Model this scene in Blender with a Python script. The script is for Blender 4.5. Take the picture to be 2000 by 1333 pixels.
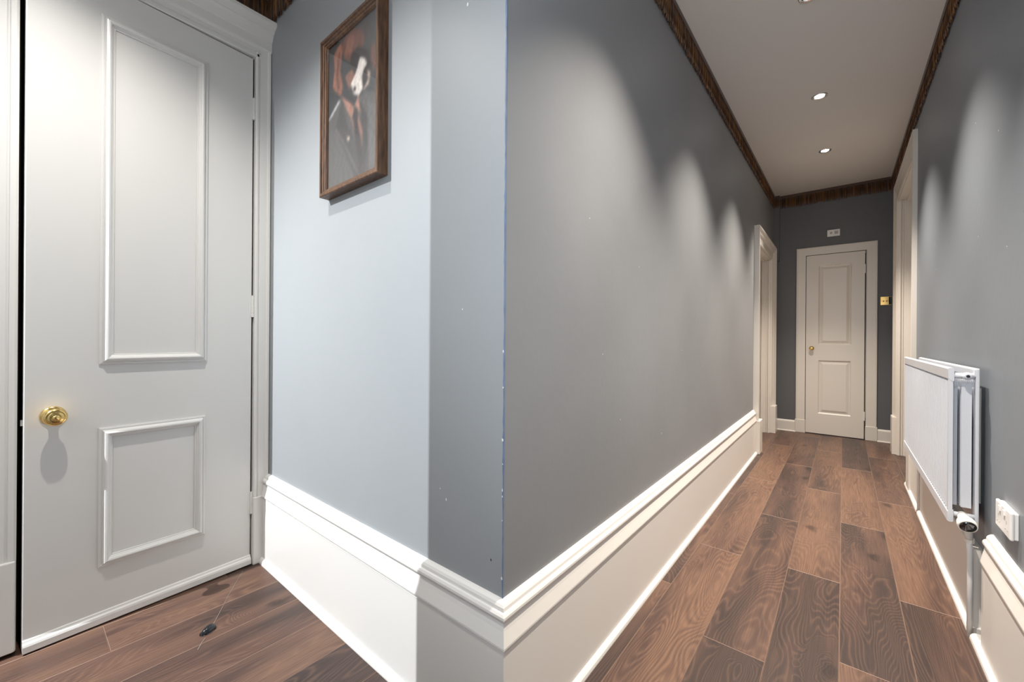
import bpy, bmesh, math, random
from mathutils import Vector, Matrix
random.seed(7)
S = bpy.context.scene
for o in list(bpy.data.objects): bpy.data.objects.remove(o)
COL = S.collection

# ------------------------------------------------------------------ camera
F_PX, YAW, PITCH, ROLL, CY = 795.3, 0.682933, -0.00022871, 0.00716239, 663.37
CAM_H = 1.05
cd = bpy.data.cameras.new('camera')
cd.sensor_width = 36.0
cd.lens = F_PX / 2000 * 36.0
cd.shift_y = -(666.5 - CY) / 2000
cd.clip_start = 0.02
cam = bpy.data.objects.new('camera', cd); COL.objects.link(cam)
fw = Vector((-math.sin(YAW) * math.cos(PITCH), math.cos(YAW) * math.cos(PITCH), math.sin(PITCH)))
r0 = Vector((math.cos(YAW), math.sin(YAW), 0)); u0 = r0.cross(fw)
rr = r0 * math.cos(ROLL) + u0 * math.sin(ROLL)
uu = -r0 * math.sin(ROLL) + u0 * math.cos(ROLL)
m = Matrix.Identity(4)
for i in range(3):
    m[i][0], m[i][1], m[i][2] = rr[i], uu[i], -fw[i]
m[0][3], m[1][3], m[2][3] = 0, 0, CAM_H
cam.matrix_world = m
S.camera = cam

# ------------------------------------------------------------------ world, light levels, exposure
w = bpy.data.worlds.new('world'); S.world = w; w.use_nodes = True
w.node_tree.nodes['Background'].inputs[0].default_value = (0.75, 0.87, 1.0, 1)
w.node_tree.nodes['Background'].inputs[1].default_value = 1.0
S.view_settings.view_transform = 'Standard'
S.view_settings.look = 'None'
S.view_settings.gamma = 1
S.view_settings.use_curve_mapping = False
S.view_settings.exposure = 1.5
WARM = (1.0, 0.905, 0.79)
NEUT = (1.0, 0.955, 0.90)
COOL = (0.94, 0.975, 1.0)
P_HALL, P_LOBBY, P_ENTRY, P_FILL = 122, 36, 260, 8

def area(name, loc, rot, sx, sy, power, col):
    L = bpy.data.lights.new(name, 'AREA'); L.shape = 'RECTANGLE'; L.size = sx; L.size_y = sy
    L.energy = power; L.color = col
    o = bpy.data.objects.new(name, L); COL.objects.link(o); o.location = loc; o.rotation_euler = rot
    return o
# added fill light, outside an invented window behind the camera
area('added_fill_light', (-0.12, -0.34, 1.55), (math.radians(90), 0, 0), 0.80, 1.30, P_FILL, COOL)

# ------------------------------------------------------------------ key planes (metres)
XL, YB, XR, YE, XD = -0.65, 0.77, 0.393, 5.77, -2.14
PIER, YK = -1.542, -0.12          # free end and face of the wall behind the camera
def CZ(y): return 2.65 + 0.021 * y

# ------------------------------------------------------------------ materials
def mat(name, col, rough=0.5, metal=0.0, bump=0.0, bscale=60, mottle=0.0, mscale=3.0, spec=0.5, coat=0.0):
    M = bpy.data.materials.new(name); M.use_nodes = True
    nt = M.node_tree; N = nt.nodes; L = nt.links
    b = N['Principled BSDF']
    b.inputs['Base Color'].default_value = (*col, 1); b.inputs['Roughness'].default_value = rough
    b.inputs['Metallic'].default_value = metal; b.inputs['Specular IOR Level'].default_value = spec
    b.inputs['Coat Weight'].default_value = coat
    g = None
    if bump or mottle: g = N.new('ShaderNodeNewGeometry')
    if mottle:
        n = N.new('ShaderNodeTexNoise'); n.inputs['Scale'].default_value = mscale; n.inputs['Detail'].default_value = 5
        L.new(g.outputs['Position'], n.inputs['Vector'])
        mx = N.new('ShaderNodeMix'); mx.data_type = 'RGBA'
        mx.inputs[6].default_value = (*[c * (1 - mottle) for c in col], 1)
        mx.inputs[7].default_value = (*[min(1, c * (1 + mottle)) for c in col], 1)
        L.new(n.outputs['Fac'], mx.inputs[0]); L.new(mx.outputs[2], b.inputs['Base Color'])
    if bump:
        n2 = N.new('ShaderNodeTexNoise'); n2.inputs['Scale'].default_value = bscale; n2.inputs['Detail'].default_value = 4
        L.new(g.outputs['Position'], n2.inputs['Vector'])
        bp = N.new('ShaderNodeBump'); bp.inputs['Strength'].default_value = bump; bp.inputs['Distance'].default_value = 0.004
        L.new(n2.outputs['Fac'], bp.inputs['Height']); L.new(bp.outputs['Normal'], b.inputs['Normal'])
    return M

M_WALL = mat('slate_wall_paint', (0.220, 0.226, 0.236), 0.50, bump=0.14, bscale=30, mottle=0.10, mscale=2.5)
M_WALLR = mat('slate_wall_daylight_tint', (0.185, 0.205, 0.232), 0.50, bump=0.12, bscale=30, mottle=0.10, mscale=2.0)  # same slate paint, cool daylight tint mixed into the base colour
M_CREAM = mat('cream_gloss_trim', (0.70, 0.655, 0.600), 0.32, bump=0.04, bscale=25, mottle=0.02)
M_CREAM2 = mat('ivory_gloss_trim', (0.75, 0.72, 0.68), 0.32, bump=0.04, bscale=25, mottle=0.02)
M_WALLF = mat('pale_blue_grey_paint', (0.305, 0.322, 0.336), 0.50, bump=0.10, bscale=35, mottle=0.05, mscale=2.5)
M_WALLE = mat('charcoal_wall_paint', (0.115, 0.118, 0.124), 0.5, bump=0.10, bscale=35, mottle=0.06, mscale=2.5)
M_TRIM = mat('white_gloss_trim', (0.78, 0.765, 0.735), 0.32, bump=0.04, bscale=25, mottle=0.02)
M_DOOR = mat('white_door_paint', (0.74, 0.73, 0.705), 0.38, bump=0.05, bscale=40, mottle=0.02)
M_CEIL = mat('ceiling_paint', (0.74, 0.71, 0.675), 0.7, bump=0.05, bscale=20, mottle=0.03, mscale=1.5)
M_RAD = mat('radiator_enamel', (0.60, 0.625, 0.68), 0.28)
M_PLAST = mat('white_plastic', (0.82, 0.81, 0.80), 0.35)
M_TRV = mat('cream_valve_plastic', (0.80, 0.77, 0.70), 0.35)
M_BRASS = mat('polished_brass', (0.83, 0.58, 0.22), 0.16, metal=1.0)
M_CHROME = mat('dark_chrome', (0.10, 0.10, 0.11), 0.08, metal=1.0)
M_STEEL = mat('bright_chrome', (0.75, 0.75, 0.76), 0.12, metal=1.0)
M_BLACK = mat('black_gloss', (0.012, 0.014, 0.016), 0.10)
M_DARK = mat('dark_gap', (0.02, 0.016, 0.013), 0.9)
M_THREAD = mat('pale_thread', (0.30, 0.255, 0.225), 0.7)
M_BLUE = mat('worn_blue_corner', (0.13, 0.19, 0.30), 0.5, mottle=0.35, mscale=30)
M_FILL = mat('filler_white', (0.75, 0.75, 0.73), 0.8)
M_BASE = mat('underlay', (0.10, 0.065, 0.045), 0.8)
M_SEAM = mat('pale_plank_bevel', (0.24, 0.155, 0.115), 0.5)
M_SOCK = mat('socket_shadow_grey', (0.45, 0.44, 0.43), 0.5)

def frame_wood():
    M = bpy.data.materials.new('walnut_frame_wood'); M.use_nodes = True
    N = M.node_tree.nodes; L = M.node_tree.links; b = N['Principled BSDF']
    g = N.new('ShaderNodeNewGeometry'); mp = N.new('ShaderNodeMapping'); mp.inputs['Scale'].default_value = (60, 60, 9)
    n = N.new('ShaderNodeTexNoise'); n.inputs['Scale'].default_value = 2; n.inputs['Detail'].default_value = 4
    cr = N.new('ShaderNodeValToRGB'); cr.color_ramp.elements[0].color = (0.045, 0.020, 0.010, 1); cr.color_ramp.elements[1].color = (0.16, 0.075, 0.033, 1)
    cr.color_ramp.elements[0].position = 0.3; cr.color_ramp.elements[1].position = 0.75
    L.new(g.outputs['Position'], mp.inputs[0]); L.new(mp.outputs[0], n.inputs['Vector']); L.new(n.outputs['Fac'], cr.inputs[0])
    L.new(cr.outputs[0], b.inputs['Base Color']); b.inputs['Roughness'].default_value = 0.38
    return M
M_FRAME = frame_wood()

def fringe_mat():
    M = bpy.data.materials.new('bronze_fringe_cord'); M.use_nodes = True
    N = M.node_tree.nodes; L = M.node_tree.links; b = N['Principled BSDF']
    at = N.new('ShaderNodeAttribute'); at.attribute_name = 'tone'
    cr = N.new('ShaderNodeValToRGB'); e = cr.color_ramp.elements
    e[0].color = (0.014, 0.004, 0.001, 1); e[1].color = (0.27, 0.112, 0.020, 1)
    x = e.new(0.5); x.color = (0.075, 0.026, 0.005, 1)
    L.new(at.outputs['Fac'], cr.inputs[0]); L.new(cr.outputs[0], b.inputs['Base Color'])
    b.inputs['Roughness'].default_value = 0.5; b.inputs['Sheen Weight'].default_value = 0.2
    return M
M_FRINGE = fringe_mat()

def wood_floor():
    M = bpy.data.materials.new('walnut_laminate'); M.use_nodes = True
    nt = M.node_tree; N = nt.nodes; L = nt.links; b = N['Principled BSDF']
    def math_(op, a=None, c=None, v1=None, v2=None):
        n = N.new('ShaderNodeMath'); n.operation = op
        if a is not None: L.new(a, n.inputs[0])
        if c is not None: L.new(c, n.inputs[1])
        if v1 is not None: n.inputs[0].default_value = v1
        if v2 is not None: n.inputs[1].default_value = v2
        return n.outputs[0]
    tc = N.new('ShaderNodeTexCoord'); oi = N.new('ShaderNodeObjectInfo')
    cx = N.new('ShaderNodeCombineXYZ')
    L.new(math_('MULTIPLY', oi.outputs['Random'], v2=67.3), cx.inputs[0])
    L.new(math_('MULTIPLY', oi.outputs['Random'], v2=91.3), cx.inputs[1])
    L.new(math_('MULTIPLY', oi.outputs['Random'], v2=17.9), cx.inputs[2])
    va = N.new('ShaderNodeVectorMath'); va.operation = 'ADD'
    L.new(tc.outputs['Object'], va.inputs[0]); L.new(cx.outputs[0], va.inputs[1]); P = va.outputs[0]
    def mapped(s):
        mp = N.new('ShaderNodeMapping'); mp.inputs['Scale'].default_value = s; L.new(P, mp.inputs[0]); return mp.outputs[0]
    def noise(v, sc, det, dist=0.0, rough=0.5):
        n = N.new('ShaderNodeTexNoise'); n.inputs['Scale'].default_value = sc; n.inputs['Detail'].default_value = det
        n.inputs['Distortion'].default_value = dist; n.inputs['Roughness'].default_value = rough
        L.new(v, n.inputs['Vector']); return n.outputs['Fac']
    # knots
    vo = N.new('ShaderNodeTexVoronoi'); vo.voronoi_dimensions = '2D'; vo.inputs['Scale'].default_value = 1.0; wn = N.new('ShaderNodeTexNoise'); wn.inputs['Scale'].default_value = 9.0; wn.inputs['Detail'].default_value = 2; L.new(P, wn.inputs['Vector'])
    ws_ = N.new('ShaderNodeVectorMath'); ws_.operation = 'MULTIPLY_ADD'; ws_.inputs[1].default_value = (0.30, 0.22, 0); L.new(wn.outputs['Color'], ws_.inputs[0]); L.new(mapped((4.2, 2.0, 1)), ws_.inputs[2])
    L.new(ws_.outputs[0], vo.inputs['Vector'])
    kd = vo.outputs['Distance']
    kr = N.new('ShaderNodeMapRange'); kr.interpolation_type = 'SMOOTHSTEP'
    kr.inputs[1].default_value = 0.0; kr.inputs[2].default_value = 0.42; kr.inputs[3].default_value = 0.30; kr.inputs[4].default_value = 0.0
    L.new(kd, kr.inputs[0])
    kn = N.new('ShaderNodeMapRange'); kn.interpolation_type = 'SMOOTHSTEP'
    kn.inputs[1].default_value = 0.025; kn.inputs[2].default_value = 0.14; kn.inputs[3].default_value = 0.70; kn.inputs[4].default_value = 0.0
    L.new(kd, kn.inputs[0])
    gate = N.new('ShaderNodeSeparateColor'); L.new(vo.outputs['Color'], gate.inputs[0])
    g1 = math_('GREATER_THAN', gate.outputs[0], v2=0.60)
    # growth rings: contour lines of a stretched noise
    v = noise(mapped((4.6, 0.85, 1)), 1.0, 2.0, 0.35, 0.45)
    fine = noise(mapped((14, 3.5, 1)), 1.0, 2.0)
    v2 = math_('ADD', v, math_('MULTIPLY', kr.outputs[0], g1))
    v3 = math_('ADD', v2, math_('MULTIPLY', fine, v2=0.035))
    ring = math_('SINE', math_('MULTIPLY', v3, v2=330.0))
    ring01 = math_('MULTIPLY_ADD', ring, v2=0.5); nt.nodes[-1].inputs[2].default_value = 0.5
    fibre = noise(mapped((230, 7, 1)), 1.0, 3.0)
    tone = noise(mapped((7.0, 0.9, 1)), 1.0, 3.0, 0.2)
    # base colour
    t1 = math_('MULTIPLY_ADD', oi.outputs['Random'], v2=0.30); nt.nodes[-1].inputs[2].default_value = -0.15
    tt = math_('ADD', tone, t1)
    cr = N.new('ShaderNodeValToRGB'); e = cr.color_ramp.elements
    e[0].position = 0.34; e[0].color = (0.040, 0.0235, 0.0195, 1)
    e[1].position = 0.68; e[1].color = (0.138, 0.076, 0.049, 1)
    x = e.new(0.5); x.color = (0.088, 0.0475, 0.0345, 1)
    L.new(tt, cr.inputs[0])
    def mixc(f, a, col, mode='MULTIPLY'):
        n = N.new('ShaderNodeMix'); n.data_type = 'RGBA'; n.blend_type = mode
        L.new(f, n.inputs[0]); L.new(a, n.inputs[6]); n.inputs[7].default_value = (*col, 1); return n.outputs[2]
    pm = N.new('ShaderNodeMapRange'); pm.inputs[1].default_value = 0.40; pm.inputs[2].default_value = 0.62; pm.inputs[3].default_value = 0.10; pm.inputs[4].default_value = 0.50
    L.new(noise(mapped((5.0, 1.6, 1)), 1.3, 2.0), pm.inputs[0])
    rf = math_('MULTIPLY', math_('POWER', ring01, v2=1.6), pm.outputs[0])
    c1 = mixc(rf, cr.outputs[0], (0.42, 0.36, 0.36))
    c1b = mixc(math_('MULTIPLY', math_('POWER', math_('SUBTRACT', v1=1.0, c=ring01), v2=6.0), v2=0.16), c1, (0.24, 0.135, 0.08), 'MIX')
    fr = N.new('ShaderNodeMapRange'); fr.inputs[1].default_value = 0.40; fr.inputs[2].default_value = 0.70; fr.inputs[3].default_value = 0.0; fr.inputs[4].default_value = 0.55
    L.new(fibre, fr.inputs[0])
    c2 = mixc(fr.outputs[0], c1b, (0.45, 0.38, 0.36))
    c3 = mixc(math_('MULTIPLY', kn.outputs[0], g1), c2, (0.16, 0.13, 0.13))
    L.new(c3, b.inputs['Base Color'])
    rg = math_('MULTIPLY_ADD', fibre, v2=0.16); nt.nodes[-1].inputs[2].default_value = 0.34
    L.new(rg, b.inputs['Roughness'])
    bp = N.new('ShaderNodeBump'); bp.inputs['Strength'].default_value = 0.12; bp.inputs['Distance'].default_value = 0.002
    L.new(fibre, bp.inputs['Height']); L.new(bp.outputs['Normal'], b.inputs['Normal'])
    return M
M_WOOD = wood_floor()

def emit(name, col, st):
    M = bpy.data.materials.new(name); M.use_nodes = True
    b = M.node_tree.nodes['Principled BSDF']; b.inputs['Emission Color'].default_value = (*col, 1); b.inputs['Emission Strength'].default_value = st
    return M
M_LAMP = emit('lit_lamp_lens', (1, 0.96, 0.9), 18)

def glass_mat():
    M = bpy.data.materials.new('clear_glass'); M.use_nodes = True
    N = M.node_tree.nodes; L = M.node_tree.links
    N.remove(N['Principled BSDF']); out = N['Material Output']
    t = N.new('ShaderNodeBsdfTransparent'); g = N.new('ShaderNodeBsdfGlossy'); g.inputs['Roughness'].default_value = 0.03
    f = N.new('ShaderNodeFresnel'); f.inputs['IOR'].default_value = 1.5
    mx = N.new('ShaderNodeMixShader'); ge = N.new('ShaderNodeNewGeometry'); mu = N.new('ShaderNodeMath'); mu.operation = 'SUBTRACT'; mu.use_clamp = True
    L.new(f.outputs[0], mu.inputs[0]); L.new(ge.outputs['Backfacing'], mu.inputs[1]); L.new(mu.outputs[0], mx.inputs[0]); L.new(t.outputs[0], mx.inputs[1]); L.new(g.outputs[0], mx.inputs[2])
    L.new(mx.outputs[0], out.inputs['Surface'])
    return M
M_GLASS = glass_mat()

# ------------------------------------------------------------------ helpers
def V(*a): return Vector(a)
def link(name, bm, material, parent=None, smooth=False, bevel=0.0, seg=2):
    bmesh.ops.recalc_face_normals(bm, faces=bm.faces)
    me = bpy.data.meshes.new(name); bm.to_mesh(me); bm.free()
    mats = material if isinstance(material, (list, tuple)) else [material]
    for q in mats: me.materials.append(q)
    if smooth:
        for p in me.polygons: p.use_smooth = True
    o = bpy.data.objects.new(name, me); COL.objects.link(o)
    if parent: o.parent = parent
    if bevel:
        md = o.modifiers.new('bevel', 'BEVEL'); md.width = bevel; md.segments = seg; md.limit_method = 'ANGLE'; md.angle_limit = 0.6
    return o
def tag(o, label=None, cat=None, group=None, kind=None):
    if label: o['label'] = label
    if cat: o['category'] = cat
    if group: o['group'] = group
    if kind: o['kind'] = kind
    return o
def empty(name, loc=(0, 0, 0), rz=0.0, parent=None):
    o = bpy.data.objects.new(name, None); COL.objects.link(o); o.location = loc; o.rotation_euler = (0, 0, rz)
    o.empty_display_size = 0.05
    if parent: o.parent = parent
    return o
def box(bm, a, b):
    x0, x1 = sorted((a[0], b[0])); y0, y1 = sorted((a[1], b[1])); z0, z1 = sorted((a[2], b[2]))
    vs = [bm.verts.new(p) for p in ((x0, y0, z0), (x1, y0, z0), (x1, y1, z0), (x0, y1, z0), (x0, y0, z1), (x1, y0, z1), (x1, y1, z1), (x0, y1, z1))]
    for f in ((0, 3, 2, 1), (4, 5, 6, 7), (0, 1, 5, 4), (1, 2, 6, 5), (2, 3, 7, 6), (3, 0, 4, 7)): bm.faces.new([vs[i] for i in f])
def B(*boxes):
    bm = bmesh.new()
    for a, b in boxes: box(bm, a, b)
    return bm
def prism(bm, A, Bp, da, db, prof, mA=(0, 0), mB=(0, 0), caps=True):
    """extrude profile [(a,b)] from A to Bp; ends sheared along the run by mA/mB (mitres)"""
    A = Vector(A); Bp = Vector(Bp); da = Vector(da); db = Vector(db); t = (Bp - A).normalized()
    r1 = [bm.verts.new(A + da * a + db * b + t * (mA[0] * a + mA[1] * b)) for a, b in prof]
    r2 = [bm.verts.new(Bp + da * a + db * b + t * (mB[0] * a + mB[1] * b)) for a, b in prof]
    n = len(prof)
    for i in range(n): bm.faces.new((r1[i], r1[(i + 1) % n], r2[(i + 1) % n], r2[i]))
    if caps:
        bm.faces.new(r1); bm.faces.new(list(reversed(r2)))
def P(*a, **k):
    bm = bmesh.new(); prism(bm, *a, **k); return bm
def poly_prism(pts, z0, z1):
    bm = bmesh.new()
    lo = [bm.verts.new((x, y, z0)) for x, y in pts]
    hi = [bm.verts.new((x, y, z1 if not callable(z1) else z1(y))) for x, y in pts]
    n = len(pts)
    for i in range(n): bm.faces.new((lo[i], lo[(i + 1) % n], hi[(i + 1) % n], hi[i]))
    bm.faces.new(list(reversed(lo))); bm.faces.new(hi)
    return bm
def lathe(bm, prof, origin, axis, seg=24):
    """prof [(r, h)] turned about axis through origin"""
    axis = Vector(axis).normalized(); o = Vector(origin)
    u = axis.orthogonal().normalized(); v = axis.cross(u)
    rings = []
    for r, h in prof:
        if r < 1e-6: rings.append([bm.verts.new(o + axis * h)])
        else: rings.append([bm.verts.new(o + axis * h + (u * math.cos(2 * math.pi * k / seg) + v * math.sin(2 * math.pi * k / seg)) * r) for k in range(seg)])
    for a, b in zip(rings, rings[1:]):
        for k in range(seg):
            k2 = (k + 1) % seg
            if len(a) == 1 and len(b) == 1: continue
            if len(a) == 1: bm.faces.new((a[0], b[k], b[k2]))
            elif len(b) == 1: bm.faces.new((a[k], b[0], a[k2]))
            else: bm.faces.new((a[k], b[k], b[k2], a[k2]))
def LA(*a, **k):
    bm = bmesh.new(); lathe(bm, *a, **k); return bm
def tube(bm, pts, r, seg=12):
    pts = [Vector(p) for p in pts]; rings = []
    for i, p in enumerate(pts):
        t = (pts[min(i + 1, len(pts) - 1)] - pts[max(i - 1, 0)]).normalized()
        u = t.cross(Vector((0.31, 0.17, 0.94))); u = u.normalized() if u.length > 1e-4 else t.orthogonal().normalized()
        v = t.cross(u)
        rad = r[i] if isinstance(r, (list, tuple)) else r
        rings.append([bm.verts.new(p + (u * math.cos(2 * math.pi * k / seg) + v * math.sin(2 * math.pi * k / seg)) * rad) for k in range(seg)])
    for a, b in zip(rings, rings[1:]):
        for k in range(seg): bm.faces.new((a[k], b[k], b[(k + 1) % seg], a[(k + 1) % seg]))
    bm.faces.new(list(reversed(rings[0]))); bm.faces.new(rings[-1])
def TU(*a, **k):
    bm = bmesh.new(); tube(bm, *a, **k); return bm
def struct(o, label): return tag(o, label, None, None, 'structure')

# ------------------------------------------------------------------ walls
HI = 2.80   # walls run up behind the ceiling edge
wl = bmesh.new()
D3A, D3B, D3T = 4.51, 5.48, 1.99      # left doorway opening
def add_poly(bm, pts, z0, z1):
    t = poly_prism(pts, z0, z1); me = bpy.data.meshes.new('t'); t.to_mesh(me); t.free(); bm.from_mesh(me); bpy.data.meshes.remove(me)
add_poly(wl, [(XL, YB), (XL, D3A), (XL - .14, D3A), (XL - .14, YB + .14)], 0, HI)
add_poly(wl, [(XL, D3B), (XL, 5.95), (XL - .14, 5.95), (XL - .14, D3B)], 0, HI)
add_poly(wl, [(XL, D3A), (XL, D3B), (XL - .14, D3B), (XL - .14, D3A)], D3T, HI)
WALL_LEFT = struct(link('wall_left', wl, M_WALL), 'slate grey painted wall along the left side of the hallway')
WALL_FRONT = struct(link('wall_front', poly_prism([(-2.30, YB), (XL, YB), (XL - .14, YB + .14), (-2.30, YB + .14)], 0, HI), M_WALLF), 'pale blue grey painted wall with the framed picture on it')
# worn arris between the two walls
arr = bmesh.new()
zs = [0.405 + i * 0.02 for i in range(110)]
prev = None
for z in zs:
    e = 0.0012 + random.random() * 0.0016
    cur = [arr.verts.new((XL - e * 1.6, YB - .0006, z)), arr.verts.new((XL + .0008, YB - .0008, z)), arr.verts.new((XL + .0006, YB + e * 1.2, z)), arr.verts.new((XL - .0005, YB + .0005, z))]
    if prev:
        for i in range(3): arr.faces.new((prev[i], prev[i + 1], cur[i + 1], cur[i]))
    prev = cur
tag(link('worn_corner_edge', arr, M_BLUE, WALL_LEFT), 'worn blue paint along the wall corner')
def chip(parent, c, n, s, material=M_FILL):
    c = Vector(c); n = Vector(n); u = n.cross(Vector((0, 0, 1))).normalized(); v = Vector((0, 0, 1))
    bm = bmesh.new(); k = 8
    ctr = bm.verts.new(c + n * 0.0012)
    ring = [bm.verts.new(c + n * 0.0003 + (u * math.cos(2 * math.pi * i / k) * random.uniform(.5, 1) + v * math.sin(2 * math.pi * i / k) * random.uniform(.7, 1.6)) * s) for i in range(k)]
    for i in range(k): bm.faces.new((ctr, ring[i], ring[(i + 1) % k]))
    return link('paint_chip', bm, material, parent)
for z in (0.455, 0.60, 0.66, 0.675, 0.74, 0.80, 0.93, 1.02): chip(WALL_FRONT, (XL - .003, YB, z), (0, -1, 0), random.uniform(.002, .0045))
for x, z, s in ((-0.788, 1.950, .0045), (-0.79, 1.985, .003), (-0.800, 1.13, .002), (-0.86, 0.60, .003), (-0.885, .625, .002)): chip(WALL_FRONT, (x, YB, z), (0, -1, 0), s)
chip(WALL_FRONT, (-0.69, YB, 0.49), (0, -1, 0), .003, M_DARK)
for y, z in ((1.30, 1.0), (1.45, .75), (1.62, 1.35), (2.2, 1.0), (1.2, 1.45), (2.6, .9), (1.9, .62)): chip(WALL_LEFT, (XL, y, z), (1, 0, 0), random.uniform(.0015, .003))

D1A, D1B, D1T = 0.013, 0.708, 2.352     # lobby door opening (along y)
ws = B(((XD - .14, -0.12, 0), (XD, D1A, HI)), ((XD - .14, D1B, 0), (XD, YB, HI)), ((XD - .14, D1A, D1T), (XD, D1B, HI)))
struct(link('wall_side', ws, M_WALL), 'slate painted lobby wall around the tall white door')
D4A, D4B, D4T = 4.10, 5.20, 2.38
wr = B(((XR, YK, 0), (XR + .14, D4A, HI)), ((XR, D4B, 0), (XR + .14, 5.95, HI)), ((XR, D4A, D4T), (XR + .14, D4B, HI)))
WALL_RIGHT = struct(link('wall_right', wr, M_WALLR), 'slate painted wall, cool daylight tinted into its colour, along the right side behind the radiator')
chip(WALL_RIGHT, (XR, 1.795, 1.42), (-1, 0, 0), .0035, M_DARK)
for y, z in ((2.35, 1.9), (2.05, 1.75), (3.2, 1.45), (3.25, 1.6), (2.3, 1.45), (1.95, 1.35)): chip(WALL_RIGHT, (XR, y, z), (-1, 0, 0), random.uniform(.0015, .003))
D2A, D2B, D2T = -0.338, 0.190, 2.034
we = B(((XL, YE, 0), (D2A, YE + .14, HI)), ((D2B, YE, 0), (XR, YE + .14, HI)), ((D2A, YE, D2T), (D2B, YE + .14, HI)))
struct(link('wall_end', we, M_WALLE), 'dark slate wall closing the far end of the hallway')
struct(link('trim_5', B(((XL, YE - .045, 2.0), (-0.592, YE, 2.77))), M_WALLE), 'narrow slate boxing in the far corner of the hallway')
# behind the camera: back wall with a window added for fill, and the entry space whose lamp is beside the lobby
W0, W1, WZ0, WZ1 = -0.52, 0.28, 0.90, 2.20

wb = B(((PIER, YK - .14, 0), (W0, YK, HI)), ((W1, YK - .14, 0), (XR + .14, YK, HI)), ((W0, YK - .14, 0), (W1, YK, WZ0)), ((W0, YK - .14, WZ1), (W1, YK, HI)))
struct(link('wall_back', wb, M_WALL), 'slate wall behind the camera with an added fill window')
struct(link('wall_entry_left', B(((-3.5, -2.4, 0), (-3.36, -.12, HI))), M_WALL), 'slate wall of the entry beside the lobby')
struct(link('wall_entry_back', B(((-3.5, -2.54, 0), (-1.2, -2.4, HI))), M_WALL), 'slate back wall of the entry')
struct(link('wall_entry_right', B(((-1.34, -2.4, 0), (-1.2, YK - .14, HI))), M_WALL), 'slate right wall of the entry')
struct(link('wall_entry_front', B(((-3.5, -.12, 0), (XD - .14, .02, HI))), M_WALL), 'slate wall of the entry behind the lobby door')
win = struct(empty('added_window_1', ((W0 + W1) / 2, YK - .07, WZ0)), 'white framed window added behind the camera for fill light')
fb = bmesh.new(); hw = (W1 - W0) / 2; hz = WZ1 - WZ0
for a, b in (((-hw, -.03, 0), (-hw + .05, .03, hz)), ((hw - .05, -.03, 0), (hw, .03, hz)), ((-hw, -.03, 0), (hw, .03, .05)), ((-hw, -.03, hz - .05), (hw, .03, hz)), ((-hw, -.025, hz / 2 - .02), (hw, .025, hz / 2 + .02))): box(fb, a, b)
link('added_window_frame', fb, M_TRIM, win)
link('pane', B(((-hw + .05, -.003, .05), (hw - .05, .003, hz / 2 - .02))), M_GLASS, win)
link('pane', B(((-hw + .05, -.003, hz / 2 + .02), (hw - .05, .003, hz - .05))), M_GLASS, win)

# ceiling
cb = bmesh.new()
q = [(-3.5, -2.54), (XR + .14, -2.54), (XR + .14, 5.95), (-3.5, 5.95)]
lo = [cb.verts.new((x, y, CZ(y))) for x, y in q]; hi_ = [cb.verts.new((x, y, CZ(y) + .12)) for x, y in q]
cb.faces.new(lo); cb.faces.new(list(reversed(hi_)))
for i in range(4): cb.faces.new((lo[i], lo[(i + 1) % 4], hi_[(i + 1) % 4], hi_[i]))
struct(link('ceiling', cb, M_CEIL), 'plain off-white ceiling of hallway and lobby')

# floor: underlay + single planks
FLOOR = struct(link('floor', B(((-3.5, -2.54, -.06), (XR + .14, 5.95, -.0095))), M_BASE), 'brown walnut laminate plank floor')
PW, PL = 0.188, 1.33
cols = []
x0 = -0.193
k = 2
joint = {0: 2.275, 1: 3.045, 2: 2.28, -1: 1.558, -2: 2.256, -3: 1.80, -4: 1.10, -5: 0.30, -6: 1.00, -7: 0.95, -8: 1.05, -9: 1.12, -10: 0.213, -11: .6}
def plank(xa, xb, ya, yb):
    ins, b = 0.0004, 0.0011
    xa += ins; xb -= ins; ya += ins; yb -= ins
    cx, cy = (xa + xb) / 2, (ya + yb) / 2
    w2, l2 = (xb - xa) / 2, (yb - ya) / 2
    bm = bmesh.new()
    def ring(i, z): return [bm.verts.new((sx * (w2 - i), sy * (l2 - i), z)) for sx, sy in ((-1, -1), (1, -1), (1, 1), (-1, 1))]
    r1, r2, r3 = ring(0, -.009), ring(0, -b), ring(b, 0)
    for i in range(4):
        j = (i + 1) % 4
        bm.faces.new((r1[i], r1[j], r2[j], r2[i])); f = bm.faces.new((r2[i], r2[j], r3[j], r3[i])); f.material_index = 1
    bm.faces.new(r3)
    o = link('plank', bm, [M_WOOD, M_SEAM], FLOOR); o.location = (cx, cy, 0)
for c in range(-11, 4):
    xa = x0 + (c) * PW; xb = xa + PW
    hall = xa > XL - .2
    ylo = YK if xa > PIER - .1 else -0.62
    yhi = (5.93 if hall else YB + .01)
    if xa >= XR + .14: continue
    xb = min(xb, XR + .13)
    j = joint.get(c, 1.0)
    while j > ylo: j -= PL
    ya = ylo
    nxt = j + PL
    while ya < yhi - .01:
        yb = min(nxt, yhi)
        if yb - ya > .02:
            if hall and xa < XL - .02 and ya < YB:   # column crossing the wall line
                pass
            plank(xa, xb, ya, yb)
        ya = yb; nxt += PL

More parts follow.
